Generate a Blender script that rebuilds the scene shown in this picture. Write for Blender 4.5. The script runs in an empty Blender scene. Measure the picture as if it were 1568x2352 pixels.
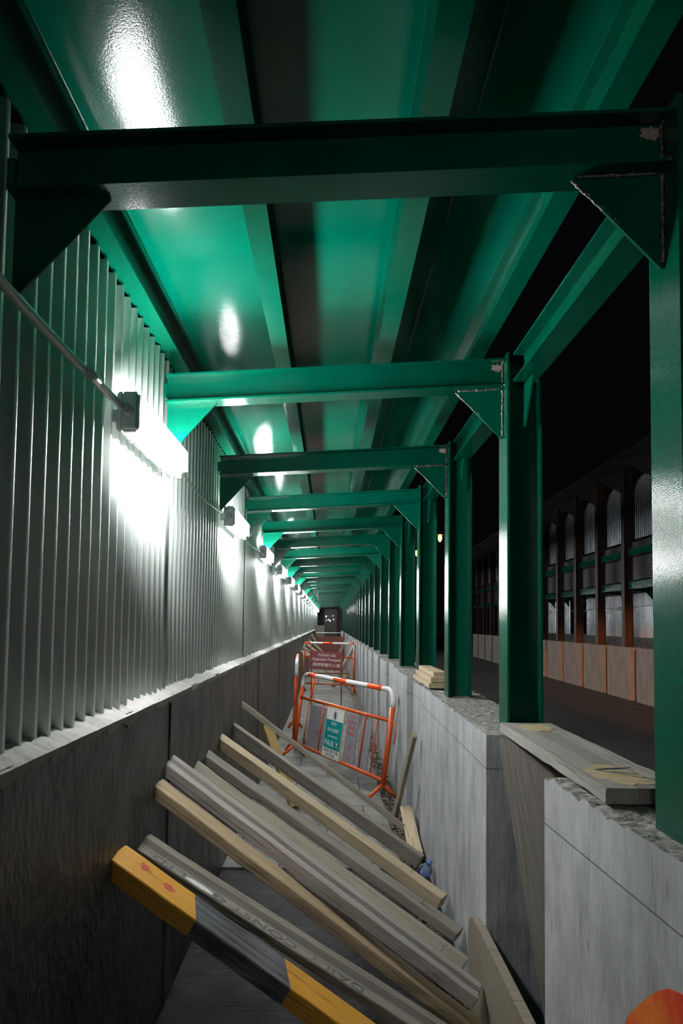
import bpy, bmesh, math, random
from mathutils import Vector, Matrix, noise
random.seed(7)
C = bpy.context.scene.collection

# ------------------------------------------------------------------ camera
YAW = math.atan(26/1700.); PITCH = math.atan(.057); ROLL = .012
cam_d = bpy.data.cameras.new('camera'); cam = bpy.data.objects.new('camera', cam_d); C.objects.link(cam)
cam_d.sensor_fit = 'VERTICAL'; cam_d.sensor_height = 36.0; cam_d.lens = 1700.0/2352*36
cam_d.shift_y = 159/2352.0
cam_d.clip_start = .05; cam_d.clip_end = 400
cam.matrix_world = (Matrix.Translation((0, 0, 1.6)) @ Matrix.Rotation(-YAW, 4, 'Z')
                    @ Matrix.Rotation(math.pi/2 + PITCH, 4, 'X') @ Matrix.Rotation(ROLL, 4, 'Z'))
bpy.context.scene.camera = cam

# ------------------------------------------------------------------ world, lights, exposure
LAMP_STRENGTH = 118.0
w = bpy.data.worlds.new('night'); bpy.context.scene.world = w; w.use_nodes = True
w.node_tree.nodes['Background'].inputs[0].default_value = (.55, .6, .75, 1)
w.node_tree.nodes['Background'].inputs[1].default_value = .0022
vs = bpy.context.scene.view_settings
vs.view_transform = 'Standard'; vs.look = 'None'; vs.exposure = 0.0; vs.gamma = 1.0; vs.use_curve_mapping = False

def light(name, kind, loc, energy, color, size=.2, target=None, cone=None, blend=.3):
    d = bpy.data.lights.new(name, kind); d.energy = energy; d.color = color
    if kind in ('POINT', 'SPOT'): d.shadow_soft_size = size
    if kind == 'SPOT': d.spot_size = cone; d.spot_blend = blend
    o = bpy.data.objects.new(name, d); C.objects.link(o); o.location = loc
    if target is not None:
        o.rotation_euler = (Vector(target)-Vector(loc)).to_track_quat('-Z', 'Y').to_euler()
    return o
# sodium street light beyond the hoarding, shining over the walkway roof on to the road
light('sodium_street_light', 'SPOT', (-6.3, -30, 8), 60000, (1, .36, .09), .25, (6.2, 16.5, -.9), math.radians(7.5), .35)
# unseen white spot added over the roof to brighten the upper hoarding opposite
light('upper_hoarding_fill', 'SPOT', (0.2, 9, 4.2), 75, (.85, .92, 1), .3, (7.2, 20, 3.5), math.radians(58), .5)

# ------------------------------------------------------------------ helpers
def ordn(n):
    W = ['first','second','third','fourth','fifth','sixth','seventh','eighth','ninth','tenth','eleventh','twelfth','thirteenth',
         'fourteenth','fifteenth','sixteenth','seventeenth','eighteenth','nineteenth','twentieth']
    T = {20:'twenty', 30:'thirty', 40:'forty', 50:'fifty'}
    if n <= 20: return W[n-1]
    if n % 10 == 0: return {30:'thirtieth', 40:'fortieth', 50:'fiftieth'}[n]
    return T[n//10*10] + '-' + W[n % 10 - 1]

def tag(o, label=None, cat=None, group=None, kind=None):
    if label: o['label'] = label
    if cat: o['category'] = cat
    if group: o['group'] = group
    if kind: o['kind'] = kind
    return o
def link_mesh(name, bm, m, parent=None, smooth=False):
    me = bpy.data.meshes.new(name); bmesh.ops.recalc_face_normals(bm, faces=bm.faces[:]); bm.to_mesh(me); bm.free()
    if m is not None:
        for x in (m if isinstance(m, (list, tuple)) else [m]): me.materials.append(x)
    if smooth:
        for p in me.polygons: p.use_smooth = True
    o = bpy.data.objects.new(name, me); C.objects.link(o)
    if parent is not None: o.parent = parent
    return o
def empty(name, loc=(0,0,0), rz=0):
    o = bpy.data.objects.new(name, None); C.objects.link(o); o.location = loc; o.rotation_euler = (0,0,rz); o.empty_display_size = .1
    return o
def kids(o): return [c for c in C.objects if c.parent == o]
def copy_tree(o, parent=None):
    c = o.copy(); C.objects.link(c)
    if parent is not None: c.parent = parent
    for ch in kids(o): copy_tree(ch, c)
    return c
def box(bm, x0, x1, y0, y1, z0, z1, mi=0):
    v = [bm.verts.new(p) for p in [(x0,y0,z0),(x1,y0,z0),(x1,y1,z0),(x0,y1,z0),(x0,y0,z1),(x1,y0,z1),(x1,y1,z1),(x0,y1,z1)]]
    fs = []
    for q in [(0,3,2,1),(4,5,6,7),(0,1,5,4),(1,2,6,5),(2,3,7,6),(3,0,4,7)]:
        f = bm.faces.new([v[i] for i in q]); f.material_index = mi; fs.append(f)
    return v
def BOX(*a, bevel=0, seg=1):
    bm = bmesh.new(); box(bm, *a)
    if bevel: bmesh.ops.bevel(bm, geom=bm.edges[:], offset=bevel, segments=seg, affect='EDGES')
    return bm
def prism(bm, pts, axis, a, b):
    """extrude polygon pts (2d) between a and b along axis 0/1/2"""
    def mk(p, t):
        c = list(p); c.insert(axis, t); return c
    A = [bm.verts.new(mk(p, a)) for p in pts]; B = [bm.verts.new(mk(p, b)) for p in pts]
    bm.faces.new(A); bm.faces.new(B[::-1])
    n = len(pts)
    for i in range(n): bm.faces.new([A[i], B[i], B[(i+1) % n], A[(i+1) % n]])
def tube(bm, pts, r, n=12, caps=True):
    pts = [Vector(p) for p in pts]; rings = []
    up = Vector((0,0,1)); prev = None
    for i, p in enumerate(pts):
        d = (pts[min(i+1, len(pts)-1)] - pts[max(i-1, 0)]).normalized()
        if prev is None:
            a = d.cross(up if abs(d.z) < .95 else Vector((1,0,0))).normalized()
        else:
            a = (prev - d*prev.dot(d)).normalized()
        prev = a; b = d.cross(a)
        rr = r[i] if isinstance(r, (list, tuple)) else r
        rings.append([bm.verts.new(p + (a*math.cos(2*math.pi*k/n) + b*math.sin(2*math.pi*k/n))*rr) for k in range(n)])
    for i in range(len(rings)-1):
        for k in range(n):
            bm.faces.new([rings[i][k], rings[i][(k+1) % n], rings[i+1][(k+1) % n], rings[i+1][k]])
    if caps: bm.faces.new(rings[0][::-1]); bm.faces.new(rings[-1])
def TUBE(pts, r, n=12):
    bm = bmesh.new(); tube(bm, pts, r, n); return bm
def I_section(wd, h, tf, tw):
    return [(-wd/2,0),(wd/2,0),(wd/2,tf),(tw/2,tf),(tw/2,h-tf),(wd/2,h-tf),(wd/2,h),(-wd/2,h),(-wd/2,h-tf),(-tw/2,h-tf),(-tw/2,tf),(-wd/2,tf)]

# ------------------------------------------------------------------ materials
def mat(name, col, rough=.5, metal=0., col2=None, nscale=6., nstretch=(1,1,1), bump=0., bscale=40., bstretch=(1,1,1), rvar=0., contrast=(.35,.65), spec=.5, coat=0.):
    m = bpy.data.materials.new(name); m.use_nodes = True; nt = m.node_tree; N = nt.nodes; Lk = nt.links
    b = N['Principled BSDF']; b.inputs['Base Color'].default_value = (*col, 1); b.inputs['Roughness'].default_value = rough
    b.inputs['Metallic'].default_value = metal; b.inputs['Specular IOR Level'].default_value = spec
    b.inputs['Coat Weight'].default_value = coat; b.inputs['Coat Roughness'].default_value = .12
    tc = N.new('ShaderNodeTexCoord')
    def mapped(s):
        mp = N.new('ShaderNodeMapping'); mp.inputs['Scale'].default_value = s; Lk.new(tc.outputs['Object'], mp.inputs['Vector']); return mp
    if col2 is not None or rvar:
        n = N.new('ShaderNodeTexNoise'); n.inputs['Scale'].default_value = nscale; n.inputs['Detail'].default_value = 8; n.inputs['Roughness'].default_value = .65
        Lk.new(mapped(nstretch).outputs[0], n.inputs['Vector'])
        cr = N.new('ShaderNodeValToRGB'); cr.color_ramp.elements[0].position = contrast[0]; cr.color_ramp.elements[1].position = contrast[1]
        cr.color_ramp.elements[0].color = (*col, 1); cr.color_ramp.elements[1].color = (*(col2 or col), 1)
        Lk.new(n.outputs['Fac'], cr.inputs['Fac']); Lk.new(cr.outputs['Color'], b.inputs['Base Color'])
        m['ramp'] = cr.name
        if rvar:
            mr = N.new('ShaderNodeMapRange'); mr.inputs['To Min'].default_value = rough-rvar; mr.inputs['To Max'].default_value = rough+rvar
            Lk.new(n.outputs['Fac'], mr.inputs['Value']); Lk.new(mr.outputs[0], b.inputs['Roughness'])
    if bump:
        n2 = N.new('ShaderNodeTexNoise'); n2.inputs['Scale'].default_value = bscale; n2.inputs['Detail'].default_value = 6
        Lk.new(mapped(bstretch).outputs[0], n2.inputs['Vector'])
        bp = N.new('ShaderNodeBump'); bp.inputs['Strength'].default_value = bump; bp.inputs['Distance'].default_value = .01
        Lk.new(n2.outputs['Fac'], bp.inputs['Height']); Lk.new(bp.outputs[0], b.inputs['Normal'])
    return m
def emis(name, col, s):
    m = bpy.data.materials.new(name); m.use_nodes = True; b = m.node_tree.nodes['Principled BSDF']
    b.inputs['Base Color'].default_value = (*col, 1); b.inputs['Emission Color'].default_value = (*col, 1); b.inputs['Emission Strength'].default_value = s
    return m
GREEN = (.0, .076, .042)
M = {}
M['green'] = mat('green_paint', GREEN, .11, col2=(.0,.062,.034), nscale=3, bump=.10, bscale=330, rvar=.03, spec=.32)
M['green_ceiling'] = mat('green_roof_paint', (.0,.105,.062), .10, col2=(.0,.09,.053), nscale=2, bump=.05, bscale=200, rvar=.04, spec=.35)
M['weld'] = mat('bare_weld', (.05,.045,.04), .35, .7, col2=(.3,.27,.24), nscale=60, bump=.8, bscale=120)
M['primer'] = mat('bare_primer_patch', (.34,.27,.24), .6, col2=(.18,.12,.09), nscale=40, bump=.3)
M['sheet'] = mat('pale_corrugated_steel', (.80,.88,.84), .36, .2, col2=(.68,.76,.72), nscale=3, nstretch=(1,1,.3), bump=.03, bscale=10, rvar=.06)
for k_ in ('sheet',):
    nt_ = M[k_].node_tree; b_ = nt_.nodes['Principled BSDF']; cv = nt_.nodes.new('ShaderNodeCombineXYZ'); cv.inputs['Z'].default_value = 1
    b_.inputs['Anisotropic'].default_value = .95; nt_.links.new(cv.outputs[0], b_.inputs['Tangent'])   # sheen drawn out along the rolled ribs
M['conc_l'] = mat('damp_dark_concrete', (.072,.078,.074), .42, col2=(.020,.022,.021), nscale=5.5, nstretch=(1,1,.7), bump=1., bscale=28, bstretch=(1,1,.7), rvar=.18, contrast=(.38,.62))
M['mortar'] = mat('pale_mortar', (.55,.54,.51), .85, col2=(.40,.39,.37), nscale=18, bump=.6, bscale=30)
M['conc_r'] = mat('cast_concrete', (.42,.43,.445), .8, col2=(.24,.245,.25), nscale=6, nstretch=(1,1,.55), bump=.35, bscale=30, bstretch=(1,1,.3))
M['conc_top'] = mat('broken_concrete', (.38,.37,.35), .9, col2=(.12,.115,.10), nscale=38, bump=1., bscale=70, contrast=(.4,.6))
M['white_pl'] = mat('white_plastic', (.7,.7,.68), .4)
M['grey_pl'] = mat('grey_plastic', (.6,.6,.63), .4)
M['cable'] = mat('grey_conduit', (.62,.61,.61), .3, .15)
M['diff'] = emis('lamp_diffuser', (1, 1, 1), LAMP_STRENGTH)
M['orange'] = mat('orange_paint', (.62,.10,.015), .38, col2=(.50,.075,.012), nscale=12, bump=.1)
M['white_p'] = mat('white_paint', (.72,.72,.70), .4, col2=(.6,.6,.58), nscale=9)
M['red_band'] = mat('red_orange_band', (.85,.09,.01), .35)
M['teal'] = mat('teal_sign_paint', (.0,.24,.23), .5)
M['greyboard'] = mat('grey_board', (.26,.26,.29), .6, col2=(.19,.19,.21), nscale=10)
M['black'] = mat('black_paint', (.01,.01,.01), .5)
M['redtext'] = mat('red_lettering', (.48,.04,.03), .5)
M['yellow_edge'] = mat('worn_yellow_edge', (.55,.42,.16), .6)
M['maroon'] = mat('maroon_sign', (.15,.012,.015), .45, col2=(.11,.01,.012), nscale=6)
M['pink_w'] = mat('sign_white', (.65,.6,.58), .5)
M['brownsteel'] = mat('brown_primed_steel', (.045,.02,.012), .5, col2=(.03,.013,.008), nscale=5)
M['rust'] = mat('rusty_brown_frame', (.16,.05,.03), .6)
M['road'] = mat('asphalt', (.075,.072,.07), .8, col2=(.05,.048,.046), nscale=4, bump=.4, bscale=120)
M['gravel'] = mat('gravel_dirt', (.20,.17,.13), .95, col2=(.06,.05,.04), nscale=50, bump=1., bscale=80)
M['blue'] = mat('blue_plastic', (.08,.14,.45), .25, col2=(.2,.27,.5), nscale=10)
M['clear'] = mat('clear_bottle_plastic', (.30,.36,.52), .15)
M['darkwall'] = mat('dark_panel', (.035,.033,.035), .5)
M['sheet_far'] = mat('far_corrugated_steel', (.55,.58,.60), .24, .75, col2=(.32,.35,.36), nscale=3, nstretch=(1,1,.3), bump=.3, bscale=9, bstretch=(1,1,.5))
M['orange_mark'] = mat('orange_red_spray', (.75,.22,.01), .7, col2=(.55,.02,.005), nscale=5, contrast=(.3,.6))
M['sodium'] = emis('sodium_bulb', (1,.33,.05), 14)

def wood(name, c1, c2, rough=.7, stripe=None, lines=1.0):
    """grain runs along local x; stripe = (y0, y1, colour) a darker strip along the board"""
    m = mat(name, c1, rough, col2=c2, nscale=5, nstretch=(.5,9,9), bump=.35, bscale=12, bstretch=(.4,9,9), contrast=(.3,.72))
    nt = m.node_tree; N = nt.nodes; L = nt.links; b = N['Principled BSDF']
    cur = N[m['ramp']].outputs['Color']
    # dark cracks and grain lines
    tc = N.new('ShaderNodeTexCoord'); mp = N.new('ShaderNodeMapping'); mp.inputs['Scale'].default_value = (2.2, 60, 60); L.new(tc.outputs['Object'], mp.inputs['Vector'])
    n = N.new('ShaderNodeTexNoise'); n.inputs['Scale'].default_value = 1.3; n.inputs['Detail'].default_value = 3; L.new(mp.outputs[0], n.inputs['Vector'])
    cr = N.new('ShaderNodeValToRGB'); cr.color_ramp.elements[0].position = .30; cr.color_ramp.elements[1].position = .42
    cr.color_ramp.elements[0].color = (.35,.33,.3,1); cr.color_ramp.elements[1].color = (1,1,1,1); L.new(n.outputs['Fac'], cr.inputs['Fac'])
    mx = N.new('ShaderNodeMix'); mx.data_type = 'RGBA'; mx.blend_type = 'MULTIPLY'; mx.inputs['Factor'].default_value = .8*lines
    L.new(cur, mx.inputs['A']); L.new(cr.outputs['Color'], mx.inputs['B']); cur = mx.outputs['Result']
    if stripe:
        sp = N.new('ShaderNodeSeparateXYZ'); L.new(tc.outputs['Object'], sp.inputs[0])
        a = N.new('ShaderNodeMath'); a.operation = 'GREATER_THAN'; a.inputs[1].default_value = stripe[0]; L.new(sp.outputs['Y'], a.inputs[0])
        c = N.new('ShaderNodeMath'); c.operation = 'LESS_THAN'; c.inputs[1].default_value = stripe[1]; L.new(sp.outputs['Y'], c.inputs[0])
        d = N.new('ShaderNodeMath'); d.operation = 'MULTIPLY'; L.new(a.outputs[0], d.inputs[0]); L.new(c.outputs[0], d.inputs[1])
        m2 = N.new('ShaderNodeMix'); m2.data_type = 'RGBA'; m2.blend_type = 'MULTIPLY'; m2.inputs['B'].default_value = (*stripe[2], 1)
        L.new(d.outputs[0], m2.inputs['Factor']); L.new(cur, m2.inputs['A']); cur = m2.outputs['Result']
    L.new(cur, b.inputs['Base Color']); m['out'] = 1
    return m
GREYW = ((.27,.245,.20), (.15,.135,.11)); TANW = ((.46,.35,.22), (.31,.23,.14)); PALE = ((.33,.295,.225), (.20,.18,.14))

def concrete_line(m, zs):
    """thin cast lines at given heights (object z)"""
    nt = m.node_tree; N = nt.nodes; L = nt.links; b = N['Principled BSDF']; cur = N[m['ramp']].outputs['Color']
    tc = N.new('ShaderNodeTexCoord'); sp = N.new('ShaderNodeSeparateXYZ'); L.new(tc.outputs['Object'], sp.inputs[0])
    for z in zs:
        a = N.new('ShaderNodeMath'); a.operation = 'SUBTRACT'; a.inputs[1].default_value = z; L.new(sp.outputs['Z'], a.inputs[0])
        a2 = N.new('ShaderNodeMath'); a2.operation = 'ABSOLUTE'; L.new(a.outputs[0], a2.inputs[0])
        c = N.new('ShaderNodeMath'); c.operation = 'LESS_THAN'; c.inputs[1].default_value = .0022; L.new(a2.outputs[0], c.inputs[0])
        m2 = N.new('ShaderNodeMix'); m2.data_type = 'RGBA'; m2.blend_type = 'MULTIPLY'; m2.inputs['B'].default_value = (.3,.3,.3,1)
        L.new(c.outputs[0], m2.inputs['Factor']); L.new(cur, m2.inputs['A']); cur = m2.outputs['Result']
    # dark vertical streaks and pits
    mp = N.new('ShaderNodeMapping'); mp.inputs['Scale'].default_value = (28, 28, 3.5); L.new(tc.outputs['Object'], mp.inputs['Vector'])
    n = N.new('ShaderNodeTexNoise'); n.inputs['Scale'].default_value = 1.2; n.inputs['Detail'].default_value = 4; n.inputs['Distortion'].default_value = 2.2; L.new(mp.outputs[0], n.inputs['Vector'])
    cr = N.new('ShaderNodeValToRGB'); cr.color_ramp.elements[0].position = .29; cr.color_ramp.elements[1].position = .42
    cr.color_ramp.elements[0].color = (.36,.33,.28,1); cr.color_ramp.elements[1].color = (1,1,1,1); L.new(n.outputs['Fac'], cr.inputs['Fac'])
    mx = N.new('ShaderNodeMix'); mx.data_type = 'RGBA'; mx.blend_type = 'MULTIPLY'; mx.inputs['Factor'].default_value = .5
    L.new(cur, mx.inputs['A']); L.new(cr.outputs['Color'], mx.inputs['B']); cur = mx.outputs['Result']
    L.new(cur, b.inputs['Base Color'])
concrete_line(M['conc_r'], [1.02])

# paving slabs / wet dark boards for the floor
def floor_mat():
    m = bpy.data.materials.new('walkway_floor'); m.use_nodes = True; nt = m.node_tree; N = nt.nodes; L = nt.links; b = N['Principled BSDF']
    tc = N.new('ShaderNodeTexCoord')
    br = N.new('ShaderNodeTexBrick'); br.inputs['Scale'].default_value = 1; br.inputs['Brick Width'].default_value = .62; br.inputs['Row Height'].default_value = .6
    br.inputs['Mortar Size'].default_value = .006; br.inputs['Color1'].default_value = (.25,.245,.225,1); br.inputs['Color2'].default_value = (.20,.195,.18,1); br.inputs['Mortar'].default_value = (.03,.03,.03,1)
    br.offset = .5; L.new(tc.outputs['Object'], br.inputs['Vector'])
    n = N.new('ShaderNodeTexNoise'); n.inputs['Scale'].default_value = 3; n.inputs['Detail'].default_value = 9; L.new(tc.outputs['Object'], n.inputs['Vector'])
    cr = N.new('ShaderNodeValToRGB'); cr.color_ramp.elements[0].position = .35; cr.color_ramp.elements[0].color = (.5,.5,.5,1); cr.color_ramp.elements[1].position = .6; L.new(n.outputs['Fac'], cr.inputs['Fac'])
    mx = N.new('ShaderNodeMix'); mx.data_type = 'RGBA'; mx.blend_type = 'MULTIPLY'; mx.inputs['Factor'].default_value = 1
    L.new(br.outputs['Color'], mx.inputs['A']); L.new(cr.outputs['Color'], mx.inputs['B']); L.new(mx.outputs['Result'], b.inputs['Base Color'])
    b.inputs['Roughness'].default_value = .7
    bp = N.new('ShaderNodeBump'); bp.inputs['Strength'].default_value = .5; bp.inputs['Distance'].default_value = .01
    n2 = N.new('ShaderNodeTexNoise'); n2.inputs['Scale'].default_value = 30; n2.inputs['Detail'].default_value = 6; L.new(tc.outputs['Object'], n2.inputs['Vector'])
    L.new(n2.outputs['Fac'], bp.inputs['Height']); L.new(bp.outputs[0], b.inputs['Normal'])
    return m
M['paving'] = floor_mat()
M['wetboard'] = mat('wet_ribbed_dark_floor', (.012,.013,.015), .34, col2=(.004,.0045,.0055), nscale=4, nstretch=(.6,8,1), bump=1., bscale=14, bstretch=(.5,9,1), rvar=.1, spec=.14)

# ------------------------------------------------------------------ the setting
XL, XS, XR = -.68, -.735, .66
NB, PITCHY, Y0 = 29, 1.51, 1.575
YEND = Y0 + PITCHY*NB
def grid_floor(name, x0, x1, y0, y1, z, m, res, amp):
    bm = bmesh.new(); nx = max(2, int((x1-x0)/res)); ny = max(2, int((y1-y0)/res)); V = []
    for j in range(ny+1):
        for i in range(nx+1):
            x = x0+(x1-x0)*i/nx; y = y0+(y1-y0)*j/ny
            V.append(bm.verts.new((x, y, z + amp*noise.noise(Vector((x*9, y*9, 3))))))
    for j in range(ny):
        for i in range(nx):
            a = j*(nx+1)+i; bm.faces.new([V[a], V[a+1], V[a+nx+2], V[a+nx+1]])
    return tag(link_mesh(name, bm, m), kind='structure')
tag(link_mesh('floor', BOX(-.76, .5, 4.95, YEND+1.5, -.1, 0), M['paving']), kind='structure')
grid_floor('floor_near', -.76, .66, -1.5, 5.0, -.012, M['wetboard'], .06, .006).name = 'floor'
tag(link_mesh('trim_1', BOX(.5, .99, 4.95, YEND+1.5, -.12, -.03), M['gravel']), kind='structure')
tag(link_mesh('floor', BOX(.66, 60, -5, 120, -.15, -.035), M['road']), kind='structure')

# left concrete wall, cast in bays with thin gaps
bm = bmesh.new(); ys = [-9, -5.8, -2.8, -1.3, .2, 1.74, 3.22, 4.6, 5.85, 7.2]
while ys[-1] < YEND+1: ys.append(ys[-1]+1.5)
for i in range(len(ys)-1):
    o = .004*math.sin(i*2.3); box(bm, -1.0, XL+o, ys[i]+.002, ys[i+1]-.002, -.1, 1.285)
box(bm, -1.0, XL-.02, -9, ys[-1], -.1, 1.28)
tag(link_mesh('wall_left', bm, M['conc_l']), kind='structure')
# lumpy mortar fillet along the top of the left wall
bm = bmesh.new(); rows = []; y = .6; R_ = random.Random(3)
while y < YEND+.5:
    st = .022 if y < 7 else .12
    nz = noise.noise(Vector((y*4.1, 0, 0)))*.020 + noise.noise(Vector((y*19, 4, 0)))*.009
    n2 = noise.noise(Vector((y*6, 7, 0)))*.014 + noise.noise(Vector((y*33, 9, 0)))*.010
    prof = [(XL+.004+n2*.5, 1.255+n2*1.9), (XL+.012+nz, 1.283+nz*.6), (XL-.010+n2, 1.293+nz*.7), (XL-.030, 1.302+n2*.8+nz*.4), (XS+.008, 1.312+n2*.8), (XS-.06, 1.322+nz)]
    rows.append([bm.verts.new((a, y, b)) for a, b in prof]); y += st
for a, b in zip(rows, rows[1:]):
    for k in range(5): bm.faces.new([a[k], a[k+1], b[k+1], b[k]])
tag(link_mesh('trim_2', bm, M['mortar']), kind='structure')

# corrugated hoarding sheets on the left
def sheet_mesh(y0, y1, z0, z1, pitch=.09, d=.038, x=0., thick=.0015):
    pts = []; y = y0
    while y < y1:
        for dy, dx in ((0,-.0015), (.003,0), (.015,0), (.018,-.0015), (.027,-d+.0015), (.030,-d), (.078,-d), (.081,-d+.0015)):
            if y+dy*pitch/.09 <= y1: pts.append((y+dy*pitch/.09, x+dx))
        y += pitch
    bm = bmesh.new()
    A = [bm.verts.new((px, py, z0)) for py, px in pts]; B = [bm.verts.new((px, py, z1)) for py, px in pts]
    A2 = [bm.verts.new((px-thick, py, z0)) for py, px in pts]; B2 = [bm.verts.new((px-thick, py, z1)) for py, px in pts]
    for i in range(len(pts)-1):
        bm.faces.new([A[i], A[i+1], B[i+1], B[i]]); bm.faces.new([A2[i+1], A2[i], B2[i], B2[i+1]])
        bm.faces.new([A2[i], A2[i+1], A[i+1], A[i]]); bm.faces.new([B[i], B[i+1], B2[i+1], B2[i]])
    bm.faces.new([A[0], B[0], B2[0], A2[0]]); bm.faces.new([A[-1], A2[-1], B2[-1], B[-1]])
    return bm
sb_ = tag(link_mesh('corrugated_sheet', sheet_mesh(-9, .36, 1.285, 2.735, x=-.71), M['sheet'], None, True),
         'corrugated steel sheet on the left wall beside and behind the viewer', 'metal sheet', 'corrugated hoarding sheets')
s0 = tag(link_mesh('corrugated_sheet', sheet_mesh(.39, 3.27, 1.300, 2.735, x=-.714), M['sheet'], None, True),
         'pale grey-green corrugated steel sheet on the left wall behind the nearest lamp', 'metal sheet', 'corrugated hoarding sheets')
sp = link_mesh('corrugated_sheet', sheet_mesh(0, 2.97, 1.300, 2.735), M['sheet'], None, True); k = 0; y = 3.27
while y < YEND+1:
    o = sp if k == 0 else sp.copy()
    if k: C.objects.link(o)
    o.location = (-.722 + (.006 if k % 2 else 0), y, 0)
    tag(o, 'pale corrugated steel sheet above the left concrete wall, %s from the camera' % ordn(k+2), 'metal sheet', 'corrugated hoarding sheets')
    y += 2.97; k += 1

# sloped steel roof deck
SL = .065
def rz(x, base): return base + SL*x
ZB, ZST = 2.555, 2.79           # beam underside and stringer underside at x = 0
bm = bmesh.new()
prism(bm, [(-.85, rz(-.85,2.936)), (.70, rz(.70,2.936)), (.70, rz(.70,2.95)), (-.85, rz(-.85,2.95))], 1, -9, YEND+.6)
box(bm, -.86, -.85, -9, YEND+.6, 2.45, 2.895)  # unseen fascia added to keep street light from leaking in over the sheets
for xs in (.37,):
    prism(bm, [(xs, rz(xs,2.929)), (xs+.004, rz(xs,2.929)), (xs+.004, rz(xs,2.94)), (xs, rz(xs,2.94))], 1, -9, YEND+.6)
tag(link_mesh('ceiling', bm, M['green_ceiling']), kind='structure')

# ------------------------------------------------------------------ steel frames
STX = (-.692, -.228, .232, .66)
names = ['over the left hoarding', 'second from the left hoarding', 'third from the left hoarding', 'at the right edge of the roof']
for i, x in enumerate(STX):
    root = empty('steel_stringer', (x, 0, 0))
    tag(root, 'long green steel roof stringer running down the walkway, %s' % names[i], 'beam', 'roof stringers')
    bm = bmesh.new(); zb = rz(x, ZST)
    prism(bm, [(px, zb+pz) for px, pz in I_section(.070, .145, .008, .007)], 1, -9, YEND+.5)
    link_mesh('beam', bm, M['green'], root)

def column(z0, nice):
    root = empty('steel_column', (.797, 0, 0))
    bm = bmesh.new(); H = 2.735; hw = .073
    prism(bm, [(px, py) for px, py in [(-hw,-.075),(-hw+.011,-.075),(-hw+.011,-.004),(hw-.011,-.004),(hw-.011,-.075),(hw,-.075),(hw,.075),(hw-.011,.075),(hw-.011,.004),(-hw+.011,.004),(-hw+.011,.075),(-hw,.075)]], 2, z0, H)
    if nice: bmesh.ops.bevel(bm, geom=[e for e in bm.edges if abs((e.verts[0].co-e.verts[1].co).z) > 1], offset=.0018, segments=2, affect='EDGES')
    link_mesh('shaft', bm, M['green'], root)
    for s in (-1, 1):
        bm = bmesh.new(); prism(bm, [(s*.075, 2.60), (s*.075, 2.42), (s*.085, 2.42), (s*.21, 2.59), (s*.21, 2.60)], 0, -.004, .004)
        link_mesh('gusset', bm, M['green'], root)
    return root
def weld(root, pts, r, name='weld_bead', m='weld'):
    P_ = []
    for a, b in zip(pts, pts[1:]):
        a = Vector(a); b = Vector(b); n = max(2, int((b-a).length/.006))
        for i in range(n): P_.append(a.lerp(b, i/n) + Vector((random.uniform(-.0012,.0012),)*3))
    rr = [r*random.uniform(.6, 1.35) for _ in P_]
    bm = bmesh.new(); tube(bm, P_, rr, 7); return link_mesh(name, bm, M[m], root, True)
def patch(root, cx, y, cz, sx, sz, name='bare_patch'):
    bm = bmesh.new(); n = 22; R2 = random.Random(int(abs(cx*1000)+cz*100)); pts = []
    for i in range(n):
        a = 2*math.pi*i/n; q = R2.uniform(.55, 1.1); pts.append((cx+sx*math.cos(a)*q, cz+sz*math.sin(a)*q))
    prism(bm, pts, 1, y-.0012, y); return link_mesh(name, bm, M['primer'], root)
def beam(nice):
    root = empty('cross_beam', (0, 0, 0)); bm = bmesh.new()
    x0, x1 = -.695, .7235
    sec = I_section(.10, .119, .008, .006)
    A = [bm.verts.new((x0, py, rz(x0, ZB)+pz)) for py, pz in sec]; B = [bm.verts.new((x1, py, rz(x1, ZB)+pz)) for py, pz in sec]
    bm.faces.new(A); bm.faces.new(B[::-1])
    for i in range(12): bm.faces.new([A[i], B[i], B[(i+1) % 12], A[(i+1) % 12]])
    link_mesh('beam', bm, M['green'], root)
    zr = rz(.72, ZB); zl = rz(-.69, ZB)
    bm = bmesh.new(); prism(bm, [(.7235, zr), (.523, rz(.523, ZB)), (.523, rz(.523, ZB)-.006), (.7155, zr-.215), (.7235, zr-.215)], 1, -.004, .004)
    link_mesh('gusset', bm, M['green'], root)
    bm = bmesh.new(); prism(bm, [(-.695, zl), (-.49, rz(-.49, ZB)), (-.49, rz(-.49, ZB)-.006), (-.686, zl-.215), (-.695, zl-.215)], 1, -.004, .004)
    link_mesh('gusset', bm, M['green'], root)
    link_mesh('end_stub', BOX(-.712, -.694, -.012, .012, rz(-.7,ZB)+.03, rz(-.7,ZB)+.09), M['green'], root)
    if nice:
        weld(root, [(.522, 0, rz(.523, ZB)-.006), (.63, 0, zr-.118)], .0045)
        weld(root, [(.53, -.006, rz(.53, ZB)-.002), (.715, -.006, zr-.002)], .004)
        weld(root, [(.7195, -.007, zr-.004), (.7195, -.007, zr-.21)], .0045)
        weld(root, [(.7195, -.052, zr+.004), (.7195, -.008, zr+.008), (.7195, -.006, zr+.11), (.7195, -.052, zr+.115)], .004)
        patch(root, .695, -.0033, zr+.09, .030, .018)
    return root
g_col, g_beam = 'green walkway columns', 'green cross beams'
nice_c, plain_c = column(1.158, True), column(1.158, False)
nice_b, plain_b = beam(True), beam(False)
uc = {0: nice_c}; ub = {}
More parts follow.
